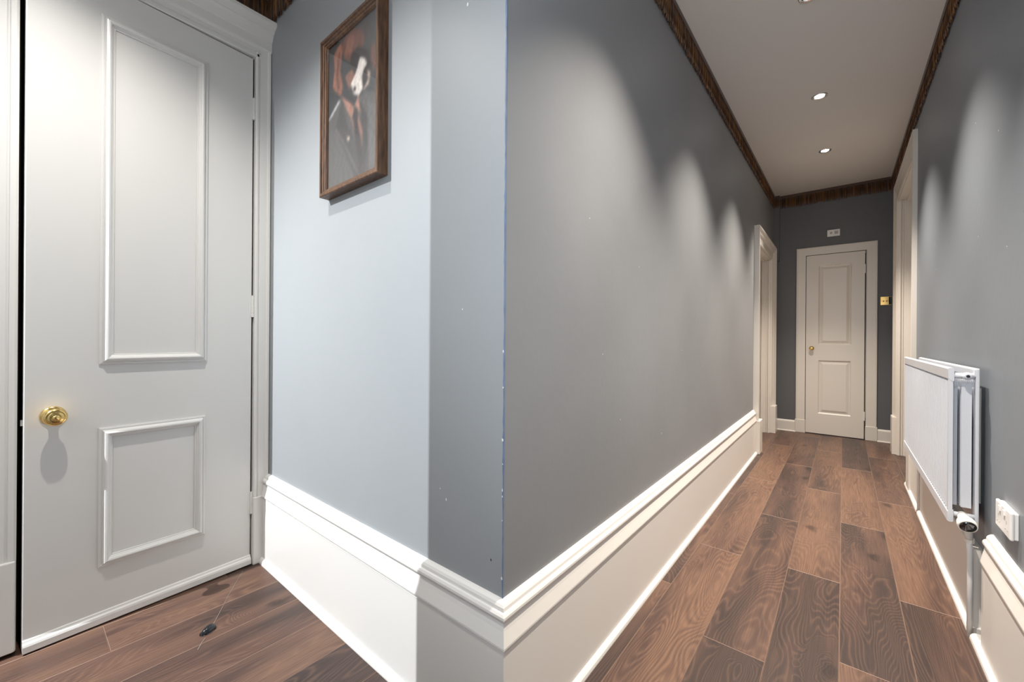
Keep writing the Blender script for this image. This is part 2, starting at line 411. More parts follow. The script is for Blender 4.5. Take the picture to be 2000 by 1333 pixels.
# ------------------------------------------------------------------ skirting boards
SKIRT = [(0, .024), (.026, .024), (.026, .300), (.022, .3015), (.022, .304), (.030, .307), (.030, .312), (.022, .345), (.0185, .364), (.0185, .3665),
         (.0235, .369), (.025, .374), (.0245, .380), (.021, .386), (.0165, .3875), (.0165, .3895), (.0155, .396), (.012, .402), (.006, .4065), (0, .408)]
QUAD = [(0, 0), (.040, 0), (.040, .004), (.0385, .012), (.034, .019), (.029, .0225), (.025, .024), (0, .024)]
LOWB = [(0, .024), (.026, .024), (.026, .300), (.022, .303), (0, .303)]
def skirt(parent, name, A, Bp, n, prof, mA=0, mB=0, material=M_TRIM):
    return link(name, P((*A, 0), (*Bp, 0), (*n, 0), (0, 0, 1), prof, mA=(mA, 0), mB=(mB, 0)), material, parent)
b1 = struct(empty('baseboard_left', (XL, 2.5, 0)), 'tall moulded white skirting along the left hallway wall')
def K(parent, o):    # keep world placement under an offset empty
    o.matrix_parent_inverse = parent.matrix_basis.inverted(); return o
K(b1, skirt(b1, 'board', (XL, YB), (XL, 4.372), (1, 0), SKIRT, -1, 0, M_CREAM2)); K(b1, skirt(b1, 'quadrant_bead', (XL, YB), (XL, 4.38), (1, 0), QUAD, -1, 0, M_CREAM2))
b2 = struct(empty('baseboard_front', (-1.4, YB, 0)), 'tall moulded white skirting under the framed picture')
K(b2, skirt(b2, 'board', (-2.14, YB), (XL, YB), (0, -1), SKIRT, 0, 1)); K(b2, skirt(b2, 'quadrant_bead', (-2.105, YB), (XL, YB), (0, -1), QUAD, 0, 1))
b3 = struct(empty('baseboard_right', (XR, 2.5, 0)), 'moulded white skirting on the right wall, cut short for the radiator')
K(b3, skirt(b3, 'board', (XR, YK), (XR, 2.075), (-1, 0), SKIRT, 0, 0, M_CREAM2))
K(b3, skirt(b3, 'lower_board', (XR, 2.20), (XR, 3.50), (-1, 0), LOWB, 0, 0, M_CREAM2)); K(b3, skirt(b3, 'lower_board', (XR, 3.535), (XR, 3.95), (-1, 0), LOWB, 0, 0, M_CREAM2))
K(b3, skirt(b3, 'quadrant_bead', (XR, YK), (XR, 2.150), (-1, 0), QUAD, 0, 0, M_CREAM2)); K(b3, skirt(b3, 'quadrant_bead', (XR, 2.186), (XR, 3.500), (-1, 0), QUAD, 0, 0, M_CREAM2)); K(b3, skirt(b3, 'quadrant_bead', (XR, 3.535), (XR, 4.16), (-1, 0), QUAD, 0, 0, M_CREAM2))
SMALL = [(0, 0), (.016, 0), (.016, .110), (.013, .120), (.006, .128), (0, .130)]
SBEAD = [(0, 0), (.026, 0), (.025, .006), (.020, .011), (.016, .012), (0, .012)]
b4 = struct(empty('baseboard_end', (0, YE, 0)), 'low plain white skirting either side of the far door')
for xa, xb in ((XL, -0.424), (0.282, XR)):
    K(b4, skirt(b4, 'board', (xa, YE), (xb, YE), (0, -1), SMALL, 0, 0, M_CREAM)); K(b4, skirt(b4, 'quadrant_bead', (xa, YE), (xb, YE), (0, -1), SBEAD, 0, 0, M_CREAM))
b5 = struct(empty('baseboard_back', (0, YK, 0)), 'white skirting behind the camera')
K(b5, skirt(b5, 'board', (PIER, -.62), (XR, YK), (0, 1), SKIRT))

# ------------------------------------------------------------------ door surrounds
def surround(name, label, origin, run, out, y0, y1, ztop, width, prof, plinth_h, plinth_p, M_TRIM=M_CREAM):
    """architrave around an opening; run = direction along wall, out = into the hall; prof (w 0..1 from opening outwards, p)"""
    e = struct(empty(name, origin), label); O = Vector(origin); run = Vector(run); out = Vector(out)
    pr = [(w * width, p) for w, p in prof]
    up = Vector((0, 0, 1)); A0 = run * y0; A1 = run * y1
    link('jamb_architrave', P(A0 + up * plinth_h, A0 + up * ztop, -run, out, pr, mB=(1, 0)), M_TRIM, e)
    link('jamb_architrave', P(A1 + up * plinth_h, A1 + up * ztop, run, out, pr, mB=(1, 0)), M_TRIM, e)
    link('head_architrave', P(A0 + up * ztop, A1 + up * ztop, up, out, pr, mA=(-1, 0), mB=(1, 0)), M_TRIM, e)
    if plinth_p:
        pp = [(-.004, 0), (-.004, plinth_p), (width + .006, plinth_p), (width + .006, 0)]
        for A_, d in ((A0, -run), (A1, run)):
            link('plinth_block', P(A_, A_ + up * plinth_h, d, out, pp), M_TRIM, e, bevel=.004)
    return e
ARCH_BIG = [(0, 0), (0, .016), (.06, .020), (.12, .016), (.14, .012), (.50, .016), (.56, .022), (.62, .030), (.70, .034), (.74, .030), (.80, .034), (.90, .046), (1.0, .046), (1.0, 0)]
t3 = surround('trim_3', 'white moulded surround of the doorway on the left hallway wall', (XL, 0, 0), (0, 1, 0), (1, 0, 0), D3A, D3B, D3T, .14, ARCH_BIG, .31, .058)
ARCH_R = [(0, 0), (0, .012), (.08, .016), (.15, .010), (.5, .012), (.58, .017), (.68, .021), (.78, .018), (.88, .026), (1, .026), (1, 0)]
t4 = surround('trim_4', 'tall white moulded surround of the doorway beyond the radiator', (XR, 0, 0), (0, 1, 0), (-1, 0, 0), D4A, D4B, D4T, .15, ARCH_R, .35, .036)
ARCH_E = [(0, 0), (0, .014), (.04, .016), (.82, .018), (.86, .022), (.95, .022), (1, .018), (1, 0)]
t2 = surround('trim_2', 'flat white surround of the narrow far door', (0, YE, 0), (1, 0, 0), (0, -1, 0), D2A, D2B, D2T, .088, ARCH_E, .150, .024)
# door linings
def lining(parent, axis, a0, a1, zt, d0, d1, t=.018):
    bm = bmesh.new()
    def bb(u0, u1, z0, z1):
        if axis == 'y': box(bm, (d0, u0, z0), (d1, u1, z1))
        else: box(bm, (u0, d0, z0), (u1, d1, z1))
    bb(a0, a0 + t, 0, zt); bb(a1 - t, a1, 0, zt); bb(a0, a1, zt - t, zt)
    return K(parent, link('door_lining', bm, M_CREAM, parent, bevel=.002))
lining(t3, 'y', D3A, D3B, D3T, XL + .004, XL - .14)
lining(t4, 'y', D4A, D4B, D4T, XR - .004, XR + .14)
lining(t2, 'x', D2A, D2B, D2T, YE - .004 + .03, YE + .14, t=.006)
def stops(parent, a0, a1, zt, x0, x1):
    K(parent, link('door_stop', B(((x0, a0 + .018, 0), (x1, a0 + .033, zt - .018)), ((x0, a1 - .033, 0), (x1, a1 - .018, zt - .018)), ((x0, a0 + .018, zt - .033), (x1, a1 - .018, zt - .018))), M_CREAM, parent, bevel=.002))
stops(t3, D3A, D3B, D3T, XL - .055, XL - .085); stops(t4, D4A, D4B, D4T, XR + .055, XR + .085)

def reveal_bands(parent, y, sgn, x0, dirx, zt):
    for a, b_, p in ((.002, .016, .030), (.024, .034, .024), (.094, .104, .024), (.112, .134, .028)):
        K(parent, link('reveal_moulding', B(((x0 + dirx * a, y, 0), (x0 + dirx * b_, y + sgn * p, zt - .018))), M_CREAM, parent, bevel=.003))
reveal_bands(t3, D3B, -1, XL, -1, D3T); reveal_bands(t4, D4B, -1, XR, 1, D4T)

# lobby door surround (trim_1): squeezed right jamb, left jamb, corniced head
t1 = struct(empty('trim_1', (XD, .36, 0)), 'white corniced surround of the tall lobby door')
JR = [(0, 0), (0, .030), (.004, .034), (.011, .034), (.013, .028), (.017, .028), (.019, .032), (.046, .034), (.050, .040), (.058, .042), (.062, .036), (.062, 0)]
JL = [(0, 0), (0, .030), (.006, .034), (.018, .034), (.020, .029), (.024, .029), (.027, .032), (.090, .034), (.096, .042), (.110, .044), (.118, .036), (.118, 0)]
K(t1, link('jamb_architrave', P((XD, D1B, .310), (XD, D1B, 2.392), (0, 1, 0), (1, 0, 0), JR), M_TRIM, t1))
K(t1, link('jamb_architrave', P((XD, D1A, .310), (XD, D1A, 2.392), (0, -1, 0), (1, 0, 0), JL), M_TRIM, t1))
K(t1, link('plinth_block', P((XD, D1B - .002, 0), (XD, D1B - .002, .310), (0, 1, 0), (1, 0, 0), [(0, 0), (0, .034), (.003, .038), (.064, .038), (.064, 0)]), M_TRIM, t1, bevel=.003))
K(t1, link('plinth_block', P((XD, D1A, 0.012), (XD, D1A, .310), (0, -1, 0), (1, 0, 0), [(0, 0), (0, .034), (.006, .040), (.122, .040), (.122, 0)]), M_TRIM, t1, bevel=.005))
HEAD = [(0, 2.346), (.030, 2.346), (.034, 2.350), (.034, 2.361), (.029, 2.363), (.029, 2.368), (.033, 2.370), (.033, 2.386), (.039, 2.392), (.041, 2.397), (.041, 2.433), (.046, 2.437),
        (.049, 2.443), (.060, 2.462), (.070, 2.470), (.070, 2.474), (.082, 2.480), (.094, 2.488), (.098, 2.492), (.098, 2.506), (.090, 2.510), (0, 2.512)]
K(t1, link('head_cornice', P((XD, D1A - .118, 0), (XD, YB, 0), (1, 0, 0), (0, 0, 1), HEAD), M_TRIM, t1))
K(t1, link('door_lining', B(((XD - .14, D1A - .004, 0), (XD + .002, D1A, 2.352)), ((XD - .14, D1B, 0), (XD + .002, D1B + .004, 2.352)), ((XD - .14, D1A, 2.350), (XD + .002, D1B, 2.354))), M_TRIM, t1))
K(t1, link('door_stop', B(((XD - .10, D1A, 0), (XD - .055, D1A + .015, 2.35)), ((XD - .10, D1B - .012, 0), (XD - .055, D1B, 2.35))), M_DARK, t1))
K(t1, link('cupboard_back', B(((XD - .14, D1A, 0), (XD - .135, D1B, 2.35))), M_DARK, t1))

# ------------------------------------------------------------------ lobby door (door_1), slightly ajar
door1 = struct(empty('door_1', (-2.125, .701, 0), math.radians(3.18)), 'tall white two-panel lobby door standing slightly ajar')
DW, DH = .676, 2.340
link('leaf', B(((-.038, -DW, .006), (0, 0, DH))), M_DOOR, door1, bevel=.0018)
def panel_frame(parent, name, w0, w1, z0, z1, prof, material):
    """applied moulding ring; local door coords (x out, y = -w). prof (inward, proud)"""
    e = bmesh.new(); X = Vector((1, 0, 0))
    c = [Vector((0, -w0, z0)), Vector((0, -w1, z0)), Vector((0, -w1, z1)), Vector((0, -w0, z1))]
    for i in range(4):
        A_, B_ = c[i], c[(i + 1) % 4]; t = (B_ - A_).normalized(); ctr = (c[0] + c[2]) / 2
        n = Vector((0, -t.z, t.y));
        if n.dot(ctr - A_) < 0: n = -n
        prism(e, A_, B_, n, X, prof, mA=(1, 0), mB=(-1, 0))
    return link(name, e, material, parent)
BOL = [(0, 0), (0, .005), (.006, .007), (.009, .006), (.011, .011), (.016, .018), (.021, .0195), (.026, .017), (.029, .011), (.032, .009), (.0335, .006), (.0375, .0055), (.039, 0)]
panel_frame(door1, 'panel_moulding', .175, .501, .948, 2.222, BOL, M_DOOR)
panel_frame(door1, 'panel_moulding', .177, .501, .208, .716, BOL, M_DOOR)
link('panel_field', B(((0, -.462, .987), (.0015, -.214, 2.183))), M_DOOR, door1)
link('panel_field', B(((0, -.462, .247), (.0015, -.216, .677))), M_DOOR, door1)
link('weather_strip', P((0, 0, 0), (0, -DW, 0), (1, 0, 0), (0, 0, 1), [(0, .006), (.013, .006), (.013, .026), (.011, .033), (.006, .037), (.004, .044), (0, .046)]), M_TRIM, door1)
kn = empty('door_knob', (0, -.611, .778), parent=door1)
link('rosette', LA([(0, 0), (.031, 0), (.0315, .003), (.028, .006), (.020, .008), (.014, .012), (.0115, .016), (.0115, .030)], (0, 0, 0), (1, 0, 0), 40), M_BRASS, kn, smooth=True)
link('knob', LA([(.0115, .026), (.017, .030), (.025, .036), (.0285, .044), (.0290, .050), (.0265, .057), (.0215, .0615), (.0200, .0605), (.0180, .0625), (.010, .0645), (.0075, .0640), (.0070, .0655), (0, .0662)], (0, 0, 0), (1, 0, 0), 40), M_BRASS, kn, smooth=True)
for z in (2.107, 1.194, .285):
    hb = bmesh.new()
    for i in range(5): lathe(hb, [(0, 0), (.0062, 0), (.0062, .0195), (0, .0195)], (.004, .003, z - .05 + i * .02), (0, 0, 1), 12)
    box(hb, (-.002, -.010, z - .05), (.0012, 0, z + .05))
    link('hinge', hb, M_TRIM, door1)
link('latch_plate', B(((-.026, -DW - .006, .752), (-.012, -DW, .772))), M_STEEL, door1)

# ------------------------------------------------------------------ raised-panel doors (far door, and the two side doors)
def raised_door(name, label, W, H, panels, origin, rot, M_DOOR=M_CREAM):
    """local: x across 0..W, front face at y=0 facing -y, z up"""
    e = struct(empty(name, origin), label); e.rotation_euler = (0, 0, rot)
    bm = bmesh.new(); T = .038
    xs = [0, panels[0][0], panels[0][1], W]
    zs_ = [.004]
    for p in panels: zs_ += [p[2], p[3]]
    zs_.append(H)
    box(bm, (0, 0, .004), (xs[1], T, H)); box(bm, (xs[2], 0, .004), (W, T, H))
    for i in range(0, len(zs_), 2): box(bm, (xs[1], 0, zs_[i]), (xs[2], T, zs_[i + 1]))
    link('leaf', bm, M_DOOR, e)
    for (xa, xb, za, zb) in panels:
        pm = bmesh.new(); steps = [(0, 0), (.004, .003), (.010, .011), (.017, .012), (.040, .004), (.043, .003)]
        prev = None
        for ins, d in steps:
            cur = [pm.verts.new(v) for v in ((xa + ins, d, za + ins), (xb - ins, d, za + ins), (xb - ins, d, zb - ins), (xa + ins, d, zb - ins))]
            if prev:
                for i in range(4): pm.faces.new((prev[i], prev[(i + 1) % 4], cur[(i + 1) % 4], cur[i]))
            prev = cur
        pm.faces.new(prev)
        link('panel', pm, M_DOOR, e)
    return e
door2 = raised_door('door_2', 'narrow white two-panel door closing the far end of the hallway', .508, 2.022, [(.112, .400, .232, .832), (.112, .400, 1.010, 1.900)], (-.332, YE - .010, .006), 0)
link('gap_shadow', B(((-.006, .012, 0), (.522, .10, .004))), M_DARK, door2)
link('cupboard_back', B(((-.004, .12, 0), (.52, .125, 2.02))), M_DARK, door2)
kn2 = empty('door_knob', (.053, 0, .967), parent=door2)
link('rosette', LA([(0, 0), (.024, 0), (.024, .003), (.016, .006), (.009, .010), (.009, .022)], (0, 0, 0), (0, -1, 0), 28), M_BRASS, kn2, smooth=True)
kb = LA([(.009, .020), (.020, .026), (.0235, .034), (.022, .042), (.013, .048), (0, .0495)], (0, 0, 0), (0, -1, 0), 10)
link('knob', kb, M_BRASS, kn2)
for z in (1.825, .245):
    hb = bmesh.new()
    for i in range(5): lathe(hb, [(0, 0), (.006, 0), (.006, .0185), (0, .0185)], (.510, -.003, z - .045 + i * .019), (0, 0, 1), 12)
    link('hinge', hb, M_TRIM, door2)
door3 = raised_door('door_3', 'white panelled door set back in the left hallway doorway', D3B - D3A - .04, D3T - .024, [(.13, .80, .25, .80), (.13, .80, 1.0, 1.83)], (XL - .088, D3A + .020, 0), math.pi / 2)
door4 = raised_door('door_4', 'white panelled door set back in the doorway beyond the radiator', D4B - D4A - .04, D4T - .024, [(.14, .92, .25, .85), (.14, .92, 1.05, 2.2)], (XR + .088, D4B - .020, 0), -math.pi / 2)
for d_, w_ in ((door3, .06), (door4, 1.0)):
    link('knob', LA([(0, 0), (.026, 0), (.026, .004), (.010, .008), (.010, .026), (.022, .034), (.026, .044), (.018, .054), (0, .056)], (w_, 0, .97), (0, -1, 0), 24), M_BRASS, d_, smooth=True)

# ------------------------------------------------------------------ downlights
def downlight(x, y, label, power, col, size=84, blend=1.0, soft=.022, group='recessed ceiling downlights'):
    z = CZ(y)
    e = tag(empty('downlight', (x, y, z)), label, 'light', group)
    link('bezel', LA([(.027, .0005), (.0285, -.002), (.040, -.0055), (.044, -.004), (.0455, .0)], (0, 0, 0), (0, 0, 1), 36), M_STEEL, e, smooth=True)
    link('lens', LA([(.0275, -.0008), (.018, -.0016), (0, -.002)], (0, 0, 0), (0, 0, 1), 32), M_LAMP, e, smooth=True)
    L = bpy.data.lights.new('lamp', 'SPOT'); L.energy = power; L.color = col; L.spot_size = math.radians(size); L.spot_blend = blend; L.shadow_soft_size = soft
    lo_ = bpy.data.objects.new('lamp', L); COL.objects.link(lo_); lo_.parent = e; lo_.location = (0, 0, -.02)
    return e
for y, lb in ((1.31, 'round lit downlight in the hallway ceiling nearest the wall corner'), (2.39, 'round lit downlight second along the hallway ceiling from the wall corner'),
              (3.47, 'round lit downlight in the hallway ceiling above the radiator end'), (4.55, 'round lit downlight in the hallway ceiling between the two side doorways')):
    downlight(-.135, y, lb, P_HALL, WARM)
downlight(-1.48, .09, 'round lit downlight in the lobby ceiling in front of the tall door', P_LOBBY, NEUT, 120, 1.0)
downlight(-2.113, -.96, 'round lit downlight in the entry ceiling beyond the lobby', P_ENTRY, COOL, 160, 1.0, soft=.005)

# ------------------------------------------------------------------ bullion fringe along the ceiling line
def fringe(label, A, Bp, n, length=.150):
    A = Vector((*A, 0)); Bp = Vector((*Bp, 0)); n = Vector((*n, 0)); t = (Bp - A); ln = t.length; t.normalize()
    e = tag(empty('ceiling_fringe', (A + Bp) / 2 + Vector((0, 0, CZ(((A + Bp) / 2).y)))), label, 'fringe', 'bronze fringe under the ceiling')
    bm = bmesh.new(); zA, zB = CZ(A.y), CZ(Bp.y)
    sec = [(0.0, 0), (.013, 0), (.016, -.006), (.014, -.012), (.016, -.018), (.013, -.026), (0, -.027)]
    r1 = [bm.verts.new(A + n * a + Vector((0, 0, zA + b))) for a, b in sec]; r2 = [bm.verts.new(Bp + n * a + Vector((0, 0, zB + b))) for a, b in sec]
    for i in range(len(sec)): bm.faces.new((r1[i], r1[(i + 1) % len(sec)], r2[(i + 1) % len(sec)], r2[i]))
    bm.faces.new(r1); bm.faces.new(list(reversed(r2)))
    tl = bm.verts.layers.float.new('tone')
    for v in bm.verts: v[tl] = .35
    K(e, link('header_braid', bm, M_FRINGE, e))
    bm = bmesh.new(); tl = bm.verts.layers.float.new('tone')
    for layer, (off, pitch) in enumerate(((.0035, .0062), (.0085, .0052))):
        s = pitch / 2; sway = 0.0
        while s < ln:
            base = A + t * s; z = CZ(base.y) - .018
            sway = sway * .93 + random.uniform(-.0018, .0018)
            L_ = (length - .018) * random.uniform(.86, 1.05)
            rad = random.uniform(.0017, .0026); tone = random.random() ** 1.3 * .9 + layer * .12
            prev = None
            for q_, (fr, rs) in enumerate(((0, 1), (.5, 1.05), (.93, 1.1), (1, .5))):
                c_ = base + n * (off + random.uniform(-.0012, .0014) + .003 * math.sin(fr * 3)) + t * (sway * fr * 1.6 + random.uniform(-.0012, .0012) * fr) + Vector((0, 0, z - L_ * fr))
                cur = []
                for k_ in range(4):
                    a_ = math.pi / 2 * k_ + fr * 2.2 + .4
                    v = bm.verts.new(c_ + (t * math.cos(a_) + n * math.sin(a_)) * rad * rs); v[tl] = min(1, max(0, tone + random.uniform(-.1, .1))); cur.append(v)
                if prev:
                    for k_ in range(4): bm.faces.new((prev[k_], prev[(k_ + 1) % 4], cur[(k_ + 1) % 4], cur[k_]))
                prev = cur
            bm.faces.new(prev)
            s += pitch * random.uniform(.85, 1.15)
    o = link('strands', bm, M_FRINGE, e); o['kind'] = 'stuff'; K(e, o)
    return e
fringe('bronze bullion fringe along the top of the left hallway wall', (XL, YB), (XL, YE - .045), (1, 0))
fringe('bronze bullion fringe along the top of the right wall above the radiator', (XR, YK), (XR, YE), (-1, 0))
fringe('bronze bullion fringe across the far wall above the narrow door', (-.592, YE), (XR, YE), (0, -1))
fringe('short piece of bronze fringe on the narrow boxing in the far corner', (XL + .014, YE - .045), (-.592, YE - .045), (0, -1), .135)
fringe('bronze bullion fringe above the framed picture', (XD + .016, YB), (XL + .012, YB), (0, -1))
fringe('bronze bullion fringe above the tall lobby door', (XD, -.11), (XD, YB), (1, 0))

# ------------------------------------------------------------------ framed picture
pic = tag(empty('framed_picture', (-1.3465, YB, 1.580)), 'portrait of a brown horse in a suit, in a walnut frame on the slate wall', 'picture')
FW, FH = .387, .587
def pframe():
    bm = bmesh.new(); prof = [(0, 0), (0, .037), (.003, .039), (.012, .039), (.014, .034), (.019, .033), (.021, .029), (.026, .028), (.029, .022), (.029, 0)]
    c = [Vector((-FW / 2, 0, 0)), Vector((FW / 2, 0, 0)), Vector((FW / 2, 0, FH)), Vector((-FW / 2, 0, FH))]
    for i in range(4):
        A_, B_ = c[i], c[(i + 1) % 4]; t = (B_ - A_).normalized(); n = Vector((-t.z, 0, t.x))
        if n.dot((c[0] + c[2]) / 2 - A_) < 0: n = -n
        prism(bm, A_, B_, n, Vector((0, -1, 0)), prof, mA=(1, 0), mB=(-1, 0))
    return bm
link('frame', pframe(), M_FRAME, pic)
def painting():
    polys = [
     ((.335, .325, .315), [(-.1, .45), (.179, .582), (.304, .600), (.45, .47), (.638, .50), (.75, .535), (.82, .51), (1.1, .43), (1.1, -.1), (-.1, -.1)]),
     ((.27, .26, .255), [(.304, .588), (.40, .40), (.531, .284), (.696, .042), (.74, -.05), (.62, -.05), (.311, .265), (.17, .40)]),
     ((.25, .24, .24), [(.645, .50), (.80, .36), (.80, .2), (.74, -.05), (.70, -.02), (.70, .25)]),
     ((.38, .375, .37), [(.80, .45), (.97, .40), (.99, .05), (.88, .02), (.82, .25)]),
     ((.22, .19, .185), [(.511, .455), (.608, .457), (.66, .30), (.715, .098), (.67, .03), (.563, .288)]),
     ((.70, .45, .36), [(.286, .602), (.509, .499), (.543, .45), (.495, .407), (.392, .492)]),
     ((.72, .48, .38), [(.559, .478), (.638, .545), (.645, .461), (.688, .399), (.608, .447)]),
     ((.66, .42, .33), [(.478, .425), (.565, .292), (.528, .389)]),
     ((.60, .39, .31), [(.615, .411), (.706, .302), (.708, .179), (.676, .247), (.62, .361)]),
     ((.27, .24, .24), [(.707, .97), (.784, .972), (.86, .905), (.801, .852), (.724, .884)]),
     ((.46, .25, .19), [(.347, .985), (.498, .998), (.677, .945), (.74, .868), (.70, .80), (.616, .79), (.47, .79), (.35, .84), (.28, .94)]),
     ((.56, .33, .25), [(.40, .97), (.52, .96), (.56, .90), (.45, .83), (.36, .87)]),
     ((.64, .36, .25), [(.189, .955), (.277, .97), (.300, .894), (.257, .776), (.32, .66), (.286, .602), (.159, .664), (.096, .712), (.138, .825), (.117, .921)]),
     ((.45, .24, .18), [(.22, .92), (.26, .90), (.23, .76), (.26, .65), (.20, .66), (.17, .78)]),
     ((.45, .26, .20), [(.863, .80), (.937, .774), (.954, .63), (.896, .625), (.849, .727)]),
     ((.17, .14, .14), [(.48, .83), (.615, .851), (.834, .762), (.85, .677), (.80, .60), (.74, .55), (.60, .60), (.45, .70), (.453, .778)]),
     ((.55, .34, .26), [(.353, .717), (.504, .733), (.565, .668), (.483, .640), (.457, .600), (.388, .676)]),
     ((.88, .84, .80), [(.649, .770), (.743, .740), (.790, .690), (.735, .677), (.693, .637), (.711, .55), (.638, .530), (.541, .556), (.473, .640), (.545, .668), (.602, .709)]),
     ((.70, .60, .52), [(.785, .658), (.853, .618), (.818, .552), (.716, .540), (.732, .556), (.806, .588)]),
     ((.15, .11, .11), [(.53, .605), (.575, .60), (.575, .57), (.54, .575)]),
     ((.72, .74, .76), [(-.02, .488), (.223, .583), (.269, .572), (.06, .498)]),
     ((.80, .70, .62), [(.403, .302), (.457, .297), (.471, .274), (.424, .271)]),
     ((.45, .43, .42), [(.184, .404), (.363, .261), (.617, .049), (.600, .047), (.341, .265), (.166, .396)]),
    ]
    def inside(p, pl):
        x, y = p; c = False; n = len(pl)
        for i in range(n):
            (xa, ya), (xb, yb) = pl[i], pl[i - 1]
            if (ya > y) != (yb > y) and x < (xb - xa) * (y - ya) / (yb - ya) + xa: c = not c
        return c
    bm = bmesh.new(); NX, NZ = 72, 116; cl = bm.loops.layers.color.new('paint')
    w_, h_ = FW - .05, FH - .05
    grid = [[bm.verts.new((-w_ / 2 + w_ * i / NX, -.018, .025 + h_ * k_ / NZ)) for i in range(NX + 1)] for k_ in range(NZ + 1)]
    def colour(u, v):
        acc = [0, 0, 0]
        for du, dv in ((-.004, -.003), (.004, .003), (.004, -.003), (-.004, .003)):
            c = (.20 + .10 * max(0, u + v - 1.1), .20 + .105 * max(0, u + v - 1.1), .21 + .11 * max(0, u + v - 1.1))
            for pc, pl in polys:
                if inside((u + du, v + dv), pl): c = pc
            for i in range(3): acc[i] += c[i] / 4
        k_ = 1 + .12 * math.sin(u * 61 + 9 * math.sin(v * 23)) * math.sin(v * 97 + 5 * u) + random.uniform(-.04, .04)
        return [min(1, a * k_ * .80) for a in acc]
    def lin(c): return c / 12.92 if c <= .04045 else ((c + .055) / 1.055) ** 2.4
    cache = [[colour(i / NX, k_ / NZ) for i in range(NX + 1)] for k_ in range(NZ + 1)]
    for _ in range(1):      # soften the brushwork
        src = cache
        cache = [[[sum(src[min(NZ, max(0, b + db))][min(NX, max(0, a + da))][ch] for da in (-1, 0, 1) for db in (-1, 0, 1)) / 9 for ch in range(3)] for a in range(NX + 1)] for b in range(NZ + 1)]
    for row in cache:
        for px in row:
            g_ = sum(px) / 3; t_ = random.uniform(.95, 1.05)
            for ch in range(3): px[ch] = min(1, (px[ch] * .72 + g_ * .28) * t_ * 1.12)
    for k_ in range(NZ):
        for i in range(NX):
            f = bm.faces.new((grid[k_][i], grid[k_][i + 1], grid[k_ + 1][i + 1], grid[k_ + 1][i]))
            for lp, (a, b) in zip(f.loops, ((k_, i), (k_, i + 1), (k_ + 1, i + 1), (k_ + 1, i))):
                lp[cl] = (*cache[a][b], 1)
    return bm
def paint_mat():
    M = bpy.data.materials.new('printed_portrait'); M.use_nodes = True
    N = M.node_tree.nodes; L = M.node_tree.links; b = N['Principled BSDF']
    a = N.new('ShaderNodeVertexColor'); a.layer_name = 'paint'; L.new(a.outputs['Color'], b.inputs['Base Color']); b.inputs['Roughness'].default_value = .6
    return M
link('print', painting(), paint_mat(), pic)
link('backing', B(((-FW / 2 + .02, -.015, .02), (FW / 2 - .02, -.004, FH - .02))), M_DARK, pic)
link('glass', B(((-FW / 2 + .026, -.0245, .026), (FW / 2 - .026, -.0225, FH - .026))), M_GLASS, pic)

# ------------------------------------------------------------------ radiator (double panel) with pipes
RX0, RX1, RY0, RY1, RZ0, RZ1 = .298, .374, 2.150, 3.520, .400, .958
rad = tag(empty('radiator', (RX1, (RY0 + RY1) / 2, 0)), 'white double-panel radiator with ribbed front on the right wall', 'radiator')
def rpart(name, bm, material=M_RAD, **k): return K(rad, link(name, bm, material, rad, **k))
fp = bmesh.new()
nfl = 41; pts = []
ym0, ym1 = RY0 + .018, RY1 - .018; pitch = (ym1 - ym0) / nfl
for i in range(nfl):
    y = ym0 + i * pitch
    pts += [(y, .001), (y + pitch * .10, 0), (y + pitch * .45, .001), (y + pitch * .55, .013), (y + pitch * .80, .013)]
pts.append((ym1, 0))
zf0, zf1 = RZ0 + .042, RZ1 - .048
lo = [fp.verts.new((RX0 + d, y, zf0)) for y, d in pts]; hi_ = [fp.verts.new((RX0 + d, y, zf1)) for y, d in pts]
for i in range(len(pts) - 1): fp.faces.new((lo[i], lo[i + 1], hi_[i + 1], hi_[i]))
rpart('ribbed_panel', fp)
edge = bmesh.new()
def rail(z0, z1, flip):
    box(edge, (RX0 - .001, RY0, z0), (RX0 + .016, RY1, z1))
box(edge, (RX0 + .0005, RY0 + .0012, RZ0 + .02), (RX0 + .0115, RY0 + .018, RZ1 - .02)); box(edge, (RX0 + .0005, RY1 - .018, RZ0 + .02), (RX0 + .0115, RY1 - .0012, RZ1 - .02))
prism(edge, (RX0, RY0, 0), (RX0, RY1, 0), (1, 0, 0), (0, 0, 1), [(.0, RZ1 - .040), (.008, RZ1 - .048), (.014, RZ1 - .048), (.014, RZ1 - .003), (.011, RZ1), (.002, RZ1), (-.002, RZ1 - .004)])
prism(edge, (RX0, RY0, 0), (RX0, RY1, 0), (1, 0, 0), (0, 0, 1), [(-.001, RZ0 + .036), (.008, RZ0 + .044), (.014, RZ0 + .044), (.014, RZ0 + .003), (.010, RZ0), (.003, RZ0), (-.002, RZ0 + .004)])
rpart('front_panel_frame', edge)
rpart('back_panel', B(((RX1 - .010, RY0, RZ0), (RX1, RY1, RZ1)), ((RX1 - .014, RY0 + .001, RZ1 - .03), (RX1 - .001, RY1 - .001, RZ1 - .002))), bevel=.003)
